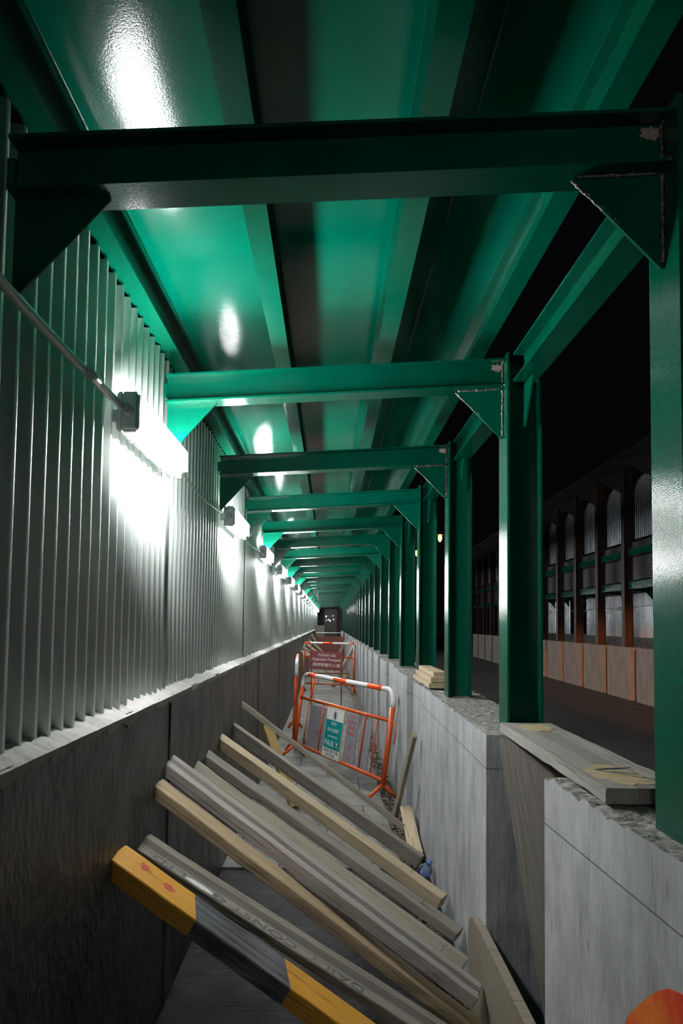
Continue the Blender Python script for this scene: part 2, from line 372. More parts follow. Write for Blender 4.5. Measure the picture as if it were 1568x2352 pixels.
for k in range(NB):
    yc = Y0+PITCHY*k
    if k == 0: c, b = nice_c, nice_b
    elif k == 3: c, b = plain_c, plain_b
    else: c, b = copy_tree(nice_c if k < 3 else plain_c), copy_tree(nice_b if k < 3 else plain_b)
    c.location = (.797, yc, 0 if k < 3 else .012); b.location = (0, yc, 0)
    tag(c, 'green H-section steel column on the right concrete blocks, %s from the camera' % ordn(k+1), 'column', g_col)
    tag(b, 'green steel cross beam with corner gussets spanning the walkway, %s from the camera' % ordn(k+1), 'beam', g_beam)
ep = None
for k in range(-1, NB-1):
    ya = Y0+PITCHY*k+.076
    if ep is None:
        bm = bmesh.new(); prism(bm, [(px, 2.612+pz) for px, pz in I_section(.095, .119, .008, .006)], 1, 0, PITCHY-.152)
        ep = link_mesh('edge_beam', bm, M['green']); o = ep
    else: o = ep.copy(); C.objects.link(o)
    o.location = (.797, ya, 0)
    tag(o, 'green edge beam joining the right-hand columns, %s from the camera' % ordn(k+2), 'beam', 'edge beams between the columns')

# ------------------------------------------------------------------ lamps and conduit on the left
def lamp():
    root = empty('wall_lamp', (-.688, 0, 0))
    L2, h = .39, .062
    bm = bmesh.new(); box(bm, -.004, .018, -L2+.002, L2-.002, -h-.004, h+.002); bmesh.ops.bevel(bm, geom=bm.edges[:], offset=.006, segments=3, affect='EDGES')
    link_mesh('housing', bm, M['white_pl'], root)
    bm = bmesh.new(); box(bm, .014, .080, -L2+.02, L2+.004, -h-.006, h+.004); bmesh.ops.bevel(bm, geom=bm.edges[:], offset=.026, segments=6, affect='EDGES')
    link_mesh('diffuser', bm, M['diff'], root, True)
    bm = bmesh.new(); box(bm, .008, .070, -L2-.004, -L2+.034, -h-.004, h+.002); bmesh.ops.bevel(bm, geom=bm.edges[:], offset=.010, segments=3, affect='EDGES')
    link_mesh('end_cap', bm, M['grey_pl'], root)
    bm = TUBE([(.038, -L2-.045, .0), (.038, -L2+.01, 0)], .016, 14); link_mesh('cable_gland', bm, M['grey_pl'], root, True)
    for s in (-.8, .8):
        link_mesh('bracket', BOX(-.032, 0, s*L2-.02, s*L2+.02, -.02, .02), M['white_pl'], root)
    for s in (-.6, 0, .6):
        link_mesh('clip', BOX(.0, .03, s*L2-.012, s*L2+.012, -h-.007, -h+.004, bevel=.002), M['white_pl'], root)
    return root
NL = 17; lp = None; LY = [2.735+2.4*i for i in range(NL)]
for i, y in enumerate(LY):
    if lp is None: lp = lamp(); o = lp
    else: o = copy_tree(lp)
    o.location = (-.688, y, 2.272 + (.012 if i else 0))
    tag(o, 'lit white strip lamp on the left corrugated hoarding, %s from the camera' % ordn(i+1), 'lamp', 'strip lamps along the hoarding')
def cable_run(y0, z0, y1, z1, r, sag, x=-.661):
    P_ = [(x - .02*math.sin(math.pi*t/16), y0+(y1-y0)*t/16, z0+(z1-z0)*t/16 - sag*4*(t/16)*(1-t/16)) for t in range(17)]
    return TUBE(P_, r, 10)
r_ = empty('conduit', (0,0,0)); tag(r_, 'shiny grey flexible conduit entering the nearest strip lamp', 'conduit')
link_mesh('flexible_tube', cable_run(.9, 2.31, 2.31, 2.272, .0125, .004), M['cable'], r_, True)
link_mesh('coupling', TUBE([(-.665, 1.98, 2.276), (-.661, 2.06, 2.274)], .0145, 12), M['cable'], r_, True)
rear_lamp = copy_tree(lp); rear_lamp.location = (-.680, -2.3, 2.272)
tag(rear_lamp, 'strip lamp on the left hoarding behind the viewer, lighting the near beam', 'lamp', 'strip lamps along the hoarding')
cp = None
for i in range(NL-1):
    if i < 1 or cp is None:
        bm = cable_run(0, 0, 2.4-.80, 0, .005, .02); cp = link_mesh('lamp_cable', bm, M['cable'], None, True); o = cp
    else: o = cp.copy(); C.objects.link(o)
    o.location = (0, LY[i]+.385, 2.275)
    tag(o, 'thin grey cable slung between the %s and %s strip lamps' % (ordn(i+1), ordn(i+2)), 'cable', 'cables between the lamps')

# ------------------------------------------------------------------ right concrete blocks
def block(length, thick=.30, h=1.158, rough=.006, seed=0, res=.045):
    bm = bmesh.new(); ny = max(3, int(length/res)); nx = 7
    def P_(x, y, z):
        t = noise.noise(Vector((x*13+seed, y*13, 1)))*rough + noise.noise(Vector((x*45, y*45, seed)))*rough*.7
        e = rough*.9*max(0, noise.noise(Vector((y*22, seed, 5))))
        xx = x
        return (xx, y, z + (t - (e if x < .001 else 0) if z > .5 else 0))
    T = [[bm.verts.new(P_(thick*i/nx, length*j/ny, h)) for i in range(nx+1)] for j in range(ny+1)]
    Bq = [[bm.verts.new((thick*i/nx, length*j/ny, -.04)) for i in (0, nx)] for j in (0, ny)]
    for j in range(ny):
        for i in range(nx):
            f = bm.faces.new([T[j][i], T[j][i+1], T[j+1][i+1], T[j+1][i]]); f.material_index = 1
    bm.faces.new([Bq[0][0]] + [T[j][0] for j in range(ny+1)] + [Bq[1][0]])
    bm.faces.new([Bq[1][1]] + [T[j][nx] for j in range(ny, -1, -1)] + [Bq[0][1]])
    bm.faces.new([Bq[0][1]] + [T[0][i] for i in range(nx, -1, -1)] + [Bq[0][0]])
    bm.faces.new([Bq[1][0]] + [T[ny][i] for i in range(nx+1)] + [Bq[1][1]])
    bm.faces.new([Bq[0][0], Bq[1][0], Bq[1][1], Bq[0][1]])
    return bm
gB = 'concrete blocks under the columns'
a = link_mesh('concrete_block', block(1.75, seed=1, res=.03, rough=.012), [M['conc_r'], M['conc_top']]); a.location = (.705, .46, 0); a.rotation_euler = (0,0,.037)
tag(a, 'pale grey concrete block at the lower right, nearest the camera, with an orange mark', 'concrete block', gB)
bm = bmesh.new(); pts = []
for i in range(26):
    t = math.pi*i/25; pts.append((1.31+.38*math.cos(t)*(1+.03*math.sin(5*t)), .60+.325*math.sin(t)*(1+.02*math.sin(7*t))))
a_m = bmesh.new(); prism(a_m, [(p[0]-.46, p[1]) for p in pts], 0, -.0025, .001)
om = link_mesh('orange_mark', a_m, M['orange_mark'], a); om['label'] = 'orange and red painted mark'
b_ = link_mesh('concrete_block', block(2.40, seed=2, res=.03, rough=.010), [M['conc_r'], M['conc_top']]); b_.location = (.640, 3.02, 0); b_.rotation_euler = (0,0,-.012)
tag(b_, 'long pale grey concrete block beyond the gap, holding the second and third columns', 'concrete block', gB)
c_ = link_mesh('concrete_block', block(.66, seed=3, h=1.13), [M['conc_r'], M['conc_top']]); c_.location = (.70, 5.50, 0)
tag(c_, 'short lower concrete block tucked behind the long near block', 'concrete block', gB)
d_ = link_mesh('concrete_block', block(.78, seed=4), [M['conc_r'], M['conc_top']]); d_.location = (.655, 6.24, 0)
tag(d_, 'short concrete block standing beside the orange and white barrier', 'concrete block', gB)
bp_ = None; y = 7.10; k = 0
while y < YEND-.2:
    if bp_ is None: bp_ = link_mesh('concrete_block', block(.665, seed=6, res=.1), [M['conc_r'], M['conc_top']]); o = bp_
    else: o = bp_.copy(); C.objects.link(o)
    o.location = ((.665 + .022*(k % 2)), y, .012*math.sin(k*1.7))
    tag(o, 'grey concrete block in the far row under the columns, %s beyond the barrier' % ordn(k+1), 'concrete block', gB)
    y += .755; k += 1

# plywood board in the gap, and boards along the gap
def slab(name, O, ex, ey, ez, lx, ly, lz, m, parent=None, seg=14, jit=.0012, bev=.0025):
    """box with axes: O corner, local x length; object origin at O so material follows the piece"""
    bm = bmesh.new(); box(bm, 0, lx, 0, ly, 0, lz)
    long_e = [e for e in bm.edges if abs((e.verts[0].co-e.verts[1].co).x) > lx*.5]
    bmesh.ops.bevel(bm, geom=bm.edges[:], offset=bev, segments=2, affect='EDGES')
    ge = [e for e in bm.edges if abs((e.verts[0].co-e.verts[1].co).x) > lx*.5]
    bmesh.ops.subdivide_edges(bm, edges=ge, cuts=seg, use_grid_fill=True)
    sd = random.uniform(0, 99)
    for v in bm.verts:
        q = noise.noise_vector(Vector((v.co.x*14+sd, v.co.y*20, v.co.z*20)))*jit*2 + noise.noise_vector(Vector((v.co.x*3+sd, 0, 0)))*jit*2
        v.co += Vector((q.x*.7, q.y, q.z))
    o = link_mesh(name, bm, m, parent)
    Mx = Matrix((( ex[0], ey[0], ez[0], O[0]), (ex[1], ey[1], ez[1], O[1]), (ex[2], ey[2], ez[2], O[2]), (0,0,0,1)))
    o.matrix_world = Mx
    return o
def plank(name, L, R, wd, th, m, label, ext=0.0, group='planks leaning across the walkway', cat='plank'):
    L, R = Vector(L), Vector(R); d = (R-L).normalized(); R = R + d*ext
    wv = Vector((0,0,1)).cross(d).normalized()
    if wv.y > 0: wv = -wv
    t = d.cross(wv);
    if t.z < 0: t = -t
    # local y runs from near edge to far edge, z up
    O = L + wv*wd - t*th
    o = slab(name, O, d, -wv, t, (R-L).length, wd, th, m, seg=20)
    return tag(o, label, cat, group)

W1 = wood('grey_plank_striped', *GREYW, stripe=(.055,.11,(.5,.48,.52)))
W2 = wood('tan_timber', *TANW); W3 = wood('weathered_grey_timber', *GREYW); W4 = wood('pale_weathered_timber', *PALE)
W5 = wood('grey_brown_striped_timber', (.36,.33,.29), (.25,.23,.21), stripe=(.045,.085,(.45,.42,.44)))
W6 = wood('light_pine', (.50,.40,.27), (.38,.30,.19)); W7 = wood('dusty_board', (.30,.29,.26), (.22,.21,.19), stripe=(.07,.13,(.72,.7,.72)))
# yellow and black banded timber
def banded():
    m = mat('yellow_black_paint', (.62,.30,.02), .55, col2=(.52,.25,.03), nscale=6, nstretch=(.5,5,5), bump=.5, bscale=14, bstretch=(.4,9,9))
    nt = m.node_tree; N = nt.nodes; L = nt.links; b = N['Principled BSDF']; cur = N[m['ramp']].outputs['Color']
    tc = N.new('ShaderNodeTexCoord'); sp = N.new('ShaderNodeSeparateXYZ'); L.new(tc.outputs['Object'], sp.inputs[0])
    ad = N.new('ShaderNodeMath'); ad.operation = 'MULTIPLY_ADD'; ad.inputs[1].default_value = .45; L.new(sp.outputs['Y'], ad.inputs[0]); L.new(sp.outputs['X'], ad.inputs[2])
    def th(op, v):
        q = N.new('ShaderNodeMath'); q.operation = op; q.inputs[1].default_value = v; L.new(ad.outputs[0], q.inputs[0]); return q
    g, l = th('GREATER_THAN', BAND[0]), th('LESS_THAN', BAND[1])
    mu = N.new('ShaderNodeMath'); mu.operation = 'MULTIPLY'; L.new(g.outputs[0], mu.inputs[0]); L.new(l.outputs[0], mu.inputs[1])
    bl = N.new('ShaderNodeTexNoise'); bl.inputs['Scale'].default_value = 6; mp = N.new('ShaderNodeMapping'); mp.inputs['Scale'].default_value = (1,8,8); L.new(tc.outputs['Object'], mp.inputs[0]); L.new(mp.outputs[0], bl.inputs['Vector'])
    cr = N.new('ShaderNodeValToRGB'); cr.color_ramp.elements[0].color = (.045,.045,.05,1); cr.color_ramp.elements[1].color = (.14,.14,.155,1); cr.color_ramp.elements[0].position = .4; cr.color_ramp.elements[1].position = .7; L.new(bl.outputs['Fac'], cr.inputs['Fac'])
    mx = N.new('ShaderNodeMix'); mx.data_type = 'RGBA'; L.new(mu.outputs[0], mx.inputs['Factor']); L.new(cur, mx.inputs['A']); L.new(cr.outputs['Color'], mx.inputs['B']); cur = mx.outputs['Result']
    # red crayon scribbles
    for cx, cy in ((.105,.085), (.21,.07)):
        vm = N.new('ShaderNodeVectorMath'); vm.operation = 'DISTANCE'; vm.inputs[1].default_value = (cx, cy, .06); L.new(tc.outputs['Object'], vm.inputs[0])
        n = N.new('ShaderNodeTexNoise'); n.inputs['Scale'].default_value = 55; L.new(tc.outputs['Object'], n.inputs['Vector'])
        a2 = N.new('ShaderNodeMath'); a2.operation = 'MULTIPLY_ADD'; a2.inputs[1].default_value = .05; L.new(n.outputs['Fac'], a2.inputs[0]); L.new(vm.outputs['Value'], a2.inputs[2])
        lt = N.new('ShaderNodeMath'); lt.operation = 'LESS_THAN'; lt.inputs[1].default_value = .044; L.new(a2.outputs[0], lt.inputs[0])
        m2 = N.new('ShaderNodeMix'); m2.data_type = 'RGBA'; m2.inputs['B'].default_value = (.5,.07,.04,1); L.new(lt.outputs[0], m2.inputs['Factor']); L.new(cur, m2.inputs['A']); cur = m2.outputs['Result']
    # long dark split on the front
    mp2 = N.new('ShaderNodeMapping'); mp2.inputs['Scale'].default_value = (3,40,40); L.new(tc.outputs['Object'], mp2.inputs[0])
    n3 = N.new('ShaderNodeTexNoise'); n3.inputs['Scale'].default_value = 1; L.new(mp2.outputs[0], n3.inputs['Vector'])
    c3 = N.new('ShaderNodeValToRGB'); c3.color_ramp.elements[0].position = .28; c3.color_ramp.elements[1].position = .36; c3.color_ramp.elements[0].color = (.3,.2,.1,1); L.new(n3.outputs['Fac'], c3.inputs['Fac'])
    mm = N.new('ShaderNodeMix'); mm.data_type = 'RGBA'; mm.blend_type = 'MULTIPLY'; mm.inputs['Factor'].default_value = .8; L.new(cur, mm.inputs['A']); L.new(c3.outputs['Color'], mm.inputs['B'])
    L.new(mm.outputs['Result'], b.inputs['Base Color']); return m
BAND = (.345, .70)
WB = banded()
P1 = plank('squared_timber', (-.675,2.551,.847), (.62,2.338,.064), .135, .06, WB, 'thick yellow and black painted timber, nearest the camera of all the leaning timbers', -.027, cat='timber')
P2 = plank('timber_plank', (-.675,2.891,.788), (.62,2.626,.11), .155, .03, W1, 'wide grey plank with faded capital lettering, just behind the yellow and black timber', -.027)
P3 = plank('timber_plank', (-.675,3.095,.955), (.62,2.892,.088), .11, .045, W2, 'warm tan timber with a dark front side, leaning behind the lettered plank', -.027)
P4 = plank('timber_plank', (-.675,3.301,1.018), (.63,2.868,.222), .125, .05, W5, 'grey-brown timber with a dark centre stripe, its left end highest on the wall', -.042)
P5 = plank('timber_plank', (-.675,3.913,.878), (.63,3.312,.15), .135, .035, W4, 'wide pale grey board right behind the dark-striped timber')
P6 = plank('timber_plank', (-.675,4.262,.875), (.64,3.51,.20), .085, .045, W3, 'weathered grey timber with splintered top, between the wide pale board and the yellowish timber')
P7 = plank('timber_plank', (-.675,4.811,.885), (.64,3.965,.185), .08, .065, W6, 'yellowish pine timber leaning across the walkway, ending near the blue bottle')
P8 = plank('timber_plank', (-.675,5.428,.872), (.64,4.562,.175), .05, .08, W3, 'dark grey squared timber leaning just beyond the yellowish pine one', -.055)
P9 = plank('timber_plank', (-.675,5.897,.98), (.63,5.511,.09), .025, .04, W4, 'thinnest leaning batten, nearest the orange and white barrier', -.06)
def nail(root_obj, x, y, z, h=.03, bend=.012):
    bm = bmesh.new(); tube(bm, [(x,y,z-.01),(x,y,z+h*.6),(x+bend,y,z+h)], .0016, 6); return link_mesh('nail', bm, M['weld'], root_obj)
for o_, x in ((P6,1.45),(P7,1.5),(P5,1.5)): nail(o_, x, .03, .045 if o_ is not P7 else .065)

def text_mesh(name, s, size, m, parent, mw, align='CENTER', ext=.0006, sx=1.):
    cu = bpy.data.curves.new(name, 'FONT'); cu.body = s; cu.size = size; cu.align_x = align; cu.align_y = 'CENTER'; cu.extrude = ext; cu.resolution_u = 3; cu.offset = .0
    t = bpy.data.objects.new(name, cu); C.objects.link(t); dg = bpy.context.evaluated_depsgraph_get()
    me = bpy.data.meshes.new_from_object(t.evaluated_get(dg)); bpy.data.objects.remove(t); me.materials.clear(); me.materials.append(m)
    o = bpy.data.objects.new(name, me); C.objects.link(o); o.parent = parent
    o.matrix_local = mw @ Matrix.Diagonal((sx,1,1,1)); return o
M['stamp'] = mat('faded_blue_grey_ink', (.10,.11,.12), .8)
# lettering on the near strip of the wide plank, read from the far side (turned half round)
rot = Matrix.Rotation(math.pi, 4, 'Z')
text_mesh('lettering', 'DAILY  CONST G     LTD', .052, M['stamp'], P2, Matrix.Translation((.52, .027, .0307)) @ rot, sx=1.55)
bm = bmesh.new(); prism(bm, [(.285+.058*math.cos(t*.314)*(1+.1*math.sin(t*3)), .022+.014*math.sin(t*.314)) for t in range(20)], 2, .029, .0312)
link_mesh('white_paint_smear', bm, M['white_p'], P2)

# short timber propped on the left wall behind the leaning ones
o = slab('timber_post', (-.62,6.95,.62), Vector((.34,-.60,-.70)).normalized(), Vector((.87,.49,0)).normalized(), Vector((.34,-.60,-.70)).normalized().cross(Vector((.87,.49,0)).normalized()), .86, .09, .05, wood('ochre_timber', (.42,.28,.09), (.3,.2,.07)))
tag(o, 'short ochre timber propped against the left wall behind the leaning planks', 'timber')

# pieces by the foot of the right blocks
def between(name, A, B, wd, th, m, label, side, cat='plank', group=None):
    A, B = Vector(A), Vector(B); d = (B-A).normalized(); s = Vector(side); s = (s - d*s.dot(d)).normalized(); t = d.cross(s)
    return tag(slab(name, A, d, s, t, (B-A).length, wd, th, m), label, cat, group)
between('timber_plank', (.632,5.30,.80), (.575,6.16,.0), .03, .055, W4, 'slim board propped upright against the right-hand block beside the barrier foot', (-1,-.3,0))
between('timber_plank', (.575,5.93,.135), (.555,5.02,.045), .09, .03, W6, 'short pale pine offcut lying against the foot of the long block', (1,0,.15))
# board on edge at the gap (rounded far end)
bm = bmesh.new(); prism(bm, [(1.75,-.02),(3.17,-.02),(3.20,.30),(3.17,.375),(3.10,.40),(2.95,.41),(2.28,.408),(1.75,.40)], 0, 0, .034)
bmesh.ops.bevel(bm, geom=bm.edges[:], offset=.003, segments=2, affect='EDGES')
o = link_mesh('edge_board', bm, wood('upright_board_wood', (.23,.20,.145), (.16,.14,.11))); o.location = (.600, 0, 0)
tag(o, 'weathered thick board standing on edge across the gap between the two nearest blocks', 'board')
for f in (0,):
    o.rotation_euler = (0,0,0)
# plywood board leaning behind the gap
TL, BL = Vector((.678,2.97,1.145)), Vector((.772,2.49,.0))
d = (BL-TL).normalized(); s = Vector((.95,-.30,0)); s = (s-d*s.dot(d)).normalized()
M['ply'] = wood('dusty_plywood', (.16,.145,.12), (.12,.11,.09), lines=.25)
o = slab('plywood_board', TL, d, s, d.cross(s), (BL-TL).length, .26, .018, M['ply'], jit=.0005)
tag(o, 'brown-grey plywood board leaning in the gap between the two nearest concrete blocks', 'board')
# plank bridging the gap on top of the blocks
A_ = Vector((.672,1.80,1.172)); B_ = Vector((.690,2.985,1.172))
d = (B_-A_).normalized(); s = Vector((1,0,0)); s = (s-d*s.dot(d)).normalized()
bridge = slab('bridging_plank', A_+Vector((.208,0,0)), d, -s, Vector((0,0,1)), (B_-A_).length, .208, .038, W7, jit=.002)
tag(bridge, 'wide dusty plank laid flat over the gap on top of the two nearest blocks', 'plank')
M['ystain'] = mat('yellow_stain', (.36,.27,.11), .8, col2=(.42,.36,.24), nscale=20)
for (cx, cy, sx_, sy_) in ((.17,.11,.13,.08), (1.05,.10,.09,.06)):
    bm = bmesh.new(); prism(bm, [(cx+sx_*math.cos(t*.3142)*(1+.15*math.sin(t*2.3)), cy+sy_*math.sin(t*.3142)*(1+.12*math.cos(t*3.1))) for t in range(20)], 2, .0365, .0392)
    link_mesh('yellow_stain', bm, M['ystain'], bridge)
bm = bmesh.new()
for a, b in (((.09,.04),(.25,.05)), ((.25,.05),(.22,.16)), ((.22,.16),(.09,.04)), ((.13,.06),(.22,.065)), ((.16,.06),(.2,.12))):
    A2, B2 = Vector((*a,.0398)), Vector((*b,.0398)); tube(bm, [A2, B2], .0022, 4)
link_mesh('stamp_mark', bm, M['stamp'], bridge)
# stack of three boards on the long block
zst = 1.170
for i, (dx, dy) in enumerate(((0,0), (.012,.03), (.03,.09))):
    o = slab('stacked_board', (.80+dx*.5, 5.02+dy, zst), (0,1,0), (-1,0,0), (0,0,1), .94-dy, .125-dx, .033, W6)
    tag(o, 'short pine board in the stack between two columns, %s of the three' % ['bottom', 'middle', 'topmost'][i], 'board', 'stack of short boards')
    zst += .0345

# blue crushed bottle
r_ = empty('plastic_bottle', (.598,4.63,.075)); tag(r_, 'blue plastic bottle lying at the foot of the long block', 'bottle')
r_.scale = (1.15, 1.15, .8); r_.rotation_euler = (math.radians(30), math.radians(8), math.radians(20))
bm = bmesh.new(); prof = [(0,-.10),(.030,-.10),(.034,-.09),(.031,-.06),(.035,-.03),(.031,0),(.035,.03),(.033,.06),(.016,.09),(.013,.105),(0,.105)]
n = 16; rings = [[bm.verts.new((r*math.cos(2*math.pi*k/n)*(1.05), r*math.sin(2*math.pi*k/n)*.85, z)) for k in range(n)] for r, z in prof if r > 0]
for a, b in zip(rings, rings[1:]):
    for k in range(n): bm.faces.new([a[k], a[(k+1) % n], b[(k+1) % n], b[k]])
bm.faces.new(rings[0][::-1]); bm.faces.new(rings[-1]); link_mesh('body', bm, M['clear'], r_, True)
link_mesh('cap', TUBE([(0,0,.100),(0,0,.122)], .016, 12), M['blue'], r_, True)
link_mesh('label_band', TUBE([(0,0,-.03),(0,0,.045)], .0365, 16), M['blue'], r_, True)
# rubble in the gutter: countless small bits
bm = bmesh.new(); Rr = random.Random(11)
for i in range(900):
    y = 3.2 + 8*Rr.random()**1.4; x = Rr.uniform(.52, .635) if y > 4.95 else Rr.uniform(.48,.62); s = Rr.uniform(.006,.022)
    mtx = Matrix.Translation((x, y, (-.03 if y > 4.95 else -.012)+s*.5)) @ Matrix.Rotation(Rr.uniform(0,6), 4, Vector((Rr.random(),Rr.random(),Rr.random())).normalized()) @ Matrix.Diagonal((s,s*Rr.uniform(.6,1.4),s*.7,1))
    bmesh.ops.create_icosphere(bm, subdivisions=1, radius=.8, matrix=mtx)
tag(link_mesh('rubble', bm, M['gravel']), 'gravel and rubble along the foot of the right-hand blocks', 'rubble', kind='stuff')

# ------------------------------------------------------------------ barriers
def barrier(label, baseR, baseL, lean, H, bands, signs=False, foot=.155):
    """frame of bent tube; u 0 at right end, 1 at left end; v 0..1 height"""
    bR, bL = Vector(baseR), Vector(baseL); U = (bL-bR); Ln = U.length; Un = U.normalized(); nrm = Vector((-Un.y, Un.x, 0))
    if nrm.x < 0: nrm = -nrm
    root = empty('safety_barrier', bR); tag(root, label, 'barrier', 'orange and white barriers')
    up = (nrm*lean + Vector((0,0,1))*math.sqrt(1-lean*lean))
    def P_(u, v, o=0): return Un*(u*Ln) + up*(v*H) + nrm*o
    rt = .025; cr = .115
    # top rail with rounded corners
    def arc(u0, sgn):
        out = []
        for i in range(7):
            a = math.pi/2*i/6; out.append(Un*(u0*Ln + sgn*(cr-cr*math.cos(a))) + up*(H - cr + cr*math.sin(a)))
        return out
    right = [P_(0, .84)] + arc(0, 1); left = (arc(1, -1))[::-1] + [P_(1, .84)]
    link_mesh('top_rail', TUBE(right+left, rt, 14), M['white_p'], root, True)
    for u0, u1 in bands: link_mesh('red_band', TUBE([P_(u0, 1), P_(u1, 1)], rt*1.06, 14), M['red_band'], root, True)
    for u in (0, 1):
        link_mesh('upright', TUBE([P_(u, .14), P_(u, .845)], rt*1.02, 14), M['orange'], root, True)
        bm = bmesh.new(); j = P_(u, .15); g = Un*(u*Ln)
        tube(bm, [j, Vector((g-nrm*foot).to_tuple()[:2]+(.018,))], .018, 12); tube(bm, [j, Vector((g+nrm*foot).to_tuple()[:2]+(.018,))], .018, 12)
        link_mesh('foot', bm, M['orange'], root, True)
    link_mesh('middle_rail', TUBE([P_(0, .72), P_(1, .72)], .019, 12), M['orange'], root, True)
    link_mesh('bottom_rail', TUBE([P_(0, .18), P_(1, .18)], .019, 12), M['orange'], root, True)
    for u in (.12, .235, .69, .88): link_mesh('bar', TUBE([P_(u, .18), P_(u, .72)], .0075, 8), M['orange'], root, True)
    link_mesh('bar', TUBE([P_(.86, .72), P_(.86, 1)], .014, 10), M['red_band'], root, True)
    link_mesh('hook', TUBE([P_(0,.70), P_(-.05,.70), P_(-.052,.62), P_(-.045,.52)], .006, 8), M['orange'], root, True)
    link_mesh('bolt', TUBE([P_(.22,.72,-.02), P_(.22,.72,.03)], .006, 8), M['white_pl'], root)
    if signs:
        # local frame on the panel: x = towards right end as seen from the camera (-Un), y = up, z = towards camera
        ex, ey = -Un, up; ez = ex.cross(ey).normalized()
        if ez.dot(Vector((0,-1,0))) < 0: ez = -ez
        def panel(u, v, off):
            p = P_(u, v) + ez*off
            return Matrix(((ex.x,ey.x,ez.x,p.x),(ex.y,ey.y,ez.y,p.y),(ex.z,ey.z,ez.z,p.z),(0,0,0,1)))
        def board(u0, u1, v0, v1, off, m, name='sign_board', lab=None):
            wd = (u1-u0)*Ln; h = (v1-v0)*H; mm = panel((u0+u1)/2, (v0+v1)/2, off)
            o = link_mesh(name, BOX(-wd/2, wd/2, -h/2, h/2, -.004, .004, bevel=.001), m, root); o.matrix_local = mm
            if lab: o['label'] = lab
            return o, wd, h
        T = lambda x, y, z=.0045: Matrix.Translation((x, y, z))
        # back board behind the bars
        o, wd, h = board(.17, .275, .20, .665, -.014, M['greyboard'], lab='narrow grey board with red letters')
        for s, y_, q in (('LI',.12,.04), ('R',.065,.045), ('SE',.015,.045)): text_mesh('lettering', s, q, M['redtext'], o, T(-.03, y_))
        o, wd, h = board(.285, .40, .19, .69, .0, M['greyboard'], lab='grey board with red letters and the figure 4')
        for s, y_, q in (('UNTIL',.215,.045), ('NOT/USE',.165,.045), ('WEAR',.105,.055), ('FORBID',.045,.05), ('4',-.09,.085), ('V I',-.19,.085)):
            text_mesh('lettering', s, q, M['redtext'], o, T(0, y_), sx=1.15)
        o, wd, h = board(.64, .86, .20, .67, -.012, M['greyboard'], lab='wide grey board with red letters and the figure 4')
        for s, x_, y_, q in (('4',.05,.16,.07), ('LLY',.0,-.05,.07), ('U',-.03,-.14,.07)): text_mesh('lettering', s, q, M['redtext'], o, T(x_, y_), sx=1.3)
        o, wd, h = board(.418, .612, .185, .70, .022, M['white_p'], lab='white and teal painted sign panel')
        f = link_mesh('edge_trim', (lambda b: (box(b, -wd/2-.006, -wd/2, -h/2-.006, h/2+.006, -.005, .006), box(b, wd/2, wd/2+.006, -h/2-.006, h/2+.006, -.005, .006), box(b, -wd/2, wd/2, h/2, h/2+.006, -.005, .006), box(b, -wd/2, wd/2, -h/2-.006, -h/2, -.005, .006), b)[-1])(bmesh.new()), M['yellow_edge'], o)
        link_mesh('teal_field', BOX(-wd/2+.008, wd/2-.008, -.165, .13, .004, .0052), M['teal'], o)
        for s, y_, q, x_ in (('DAD',.095,.05,0), ('EN COSSIT',.025,.05,0), ('CONTRACTOR',-.04,.028,0), ('PAUL Y.',-.115,.085,0)):
            text_mesh('lettering', s, q, M['white_p'], o, T(0, y_, .0058), sx=1.25)
        for s, y_, q in (('SITECON Y108',-.195,.045), ('2410-2451',-.235,.045)): text_mesh('lettering', s, q, M['black'], o, T(0, y_), sx=1.25)
        # emblem: drop-shaped ring with a dark figure inside
        bm = bmesh.new(); ring = []
        for i in range(28):
            t = 2*math.pi*i/28; ring.append((.042*math.sin(t)*(1-.35*math.cos(t)), .195+.048*math.cos(t)+.01*max(0, math.cos(t))**6))
        for i in range(28): tube(bm, [(*ring[i], .0052), (*ring[(i+1) % 28], .0052)], .0018, 4)
        for cx, cy, rx, ry in ((0,.205,.018,.016), (-.012,.18,.014,.010), (.012,.18,.014,.010), (0,.160,.02,.008)):
            prism(bm, [(cx+rx*math.cos(t*.524), cy+ry*math.sin(t*.524)) for t in range(12)], 2, .004, .0056)
        link_mesh('emblem', bm, M['black'], o)
    return root
barrier('orange and white crowd barrier with a teal and white sign panel, leaning in the walkway', (.485,6.80,0), (-.42,8.90,0), .135, 1.0,
        ((.83,.925), (.455,.60), (.10,.235)), True)
barrier('orange barrier turned edge-on by the left wall, only its white-topped end in view', (-.425,9.3,0), (-.50,11.3,0), .02, 1.11, ((.3,.42), (.62,.75)), foot=.10)
barrier('red and white railed barrier farther on, behind the maroon sign', (.56,16.9,0), (-.60,17.3,0), .02, 1.14, ((.01,.10), (.42,.62), (.86,.99)))

# maroon footpath notice
r_ = empty('footpath_sign', (-.045,13.4,0)); tag(r_, 'maroon notice board asking people to use the opposite footpath', 'sign')
M['maroon_s'] = M['maroon']
sb = link_mesh('sign_board', BOX(-.29, .29, -.009, .009, -.165, .165, bevel=.003), M['maroon'], r_); sb.location = (0,0,.925); sb.rotation_euler = (math.radians(-6), math.radians(3.2), 0)
RX = Matrix.Rotation(math.pi/2, 4, 'X')
for s, z_, q in (('PLEASE USE',.095,.062), ('Opposite Footpath',.02,.068)): text_mesh('lettering', s, q, M['pink_w'], sb, Matrix.Translation((0,-.0098,z_)) @ RX, sx=1.0)
text_mesh('lettering', '請用對面行人路', .068, M['pink_w'], sb, Matrix.Translation((0,-.0098,-.082)) @ RX, sx=1.05)
for x in (-.27, .27):
    link_mesh('leg', TUBE([(x, .01, 0), (x, .01, 1.0)], .012, 8), M['rust'], r_)
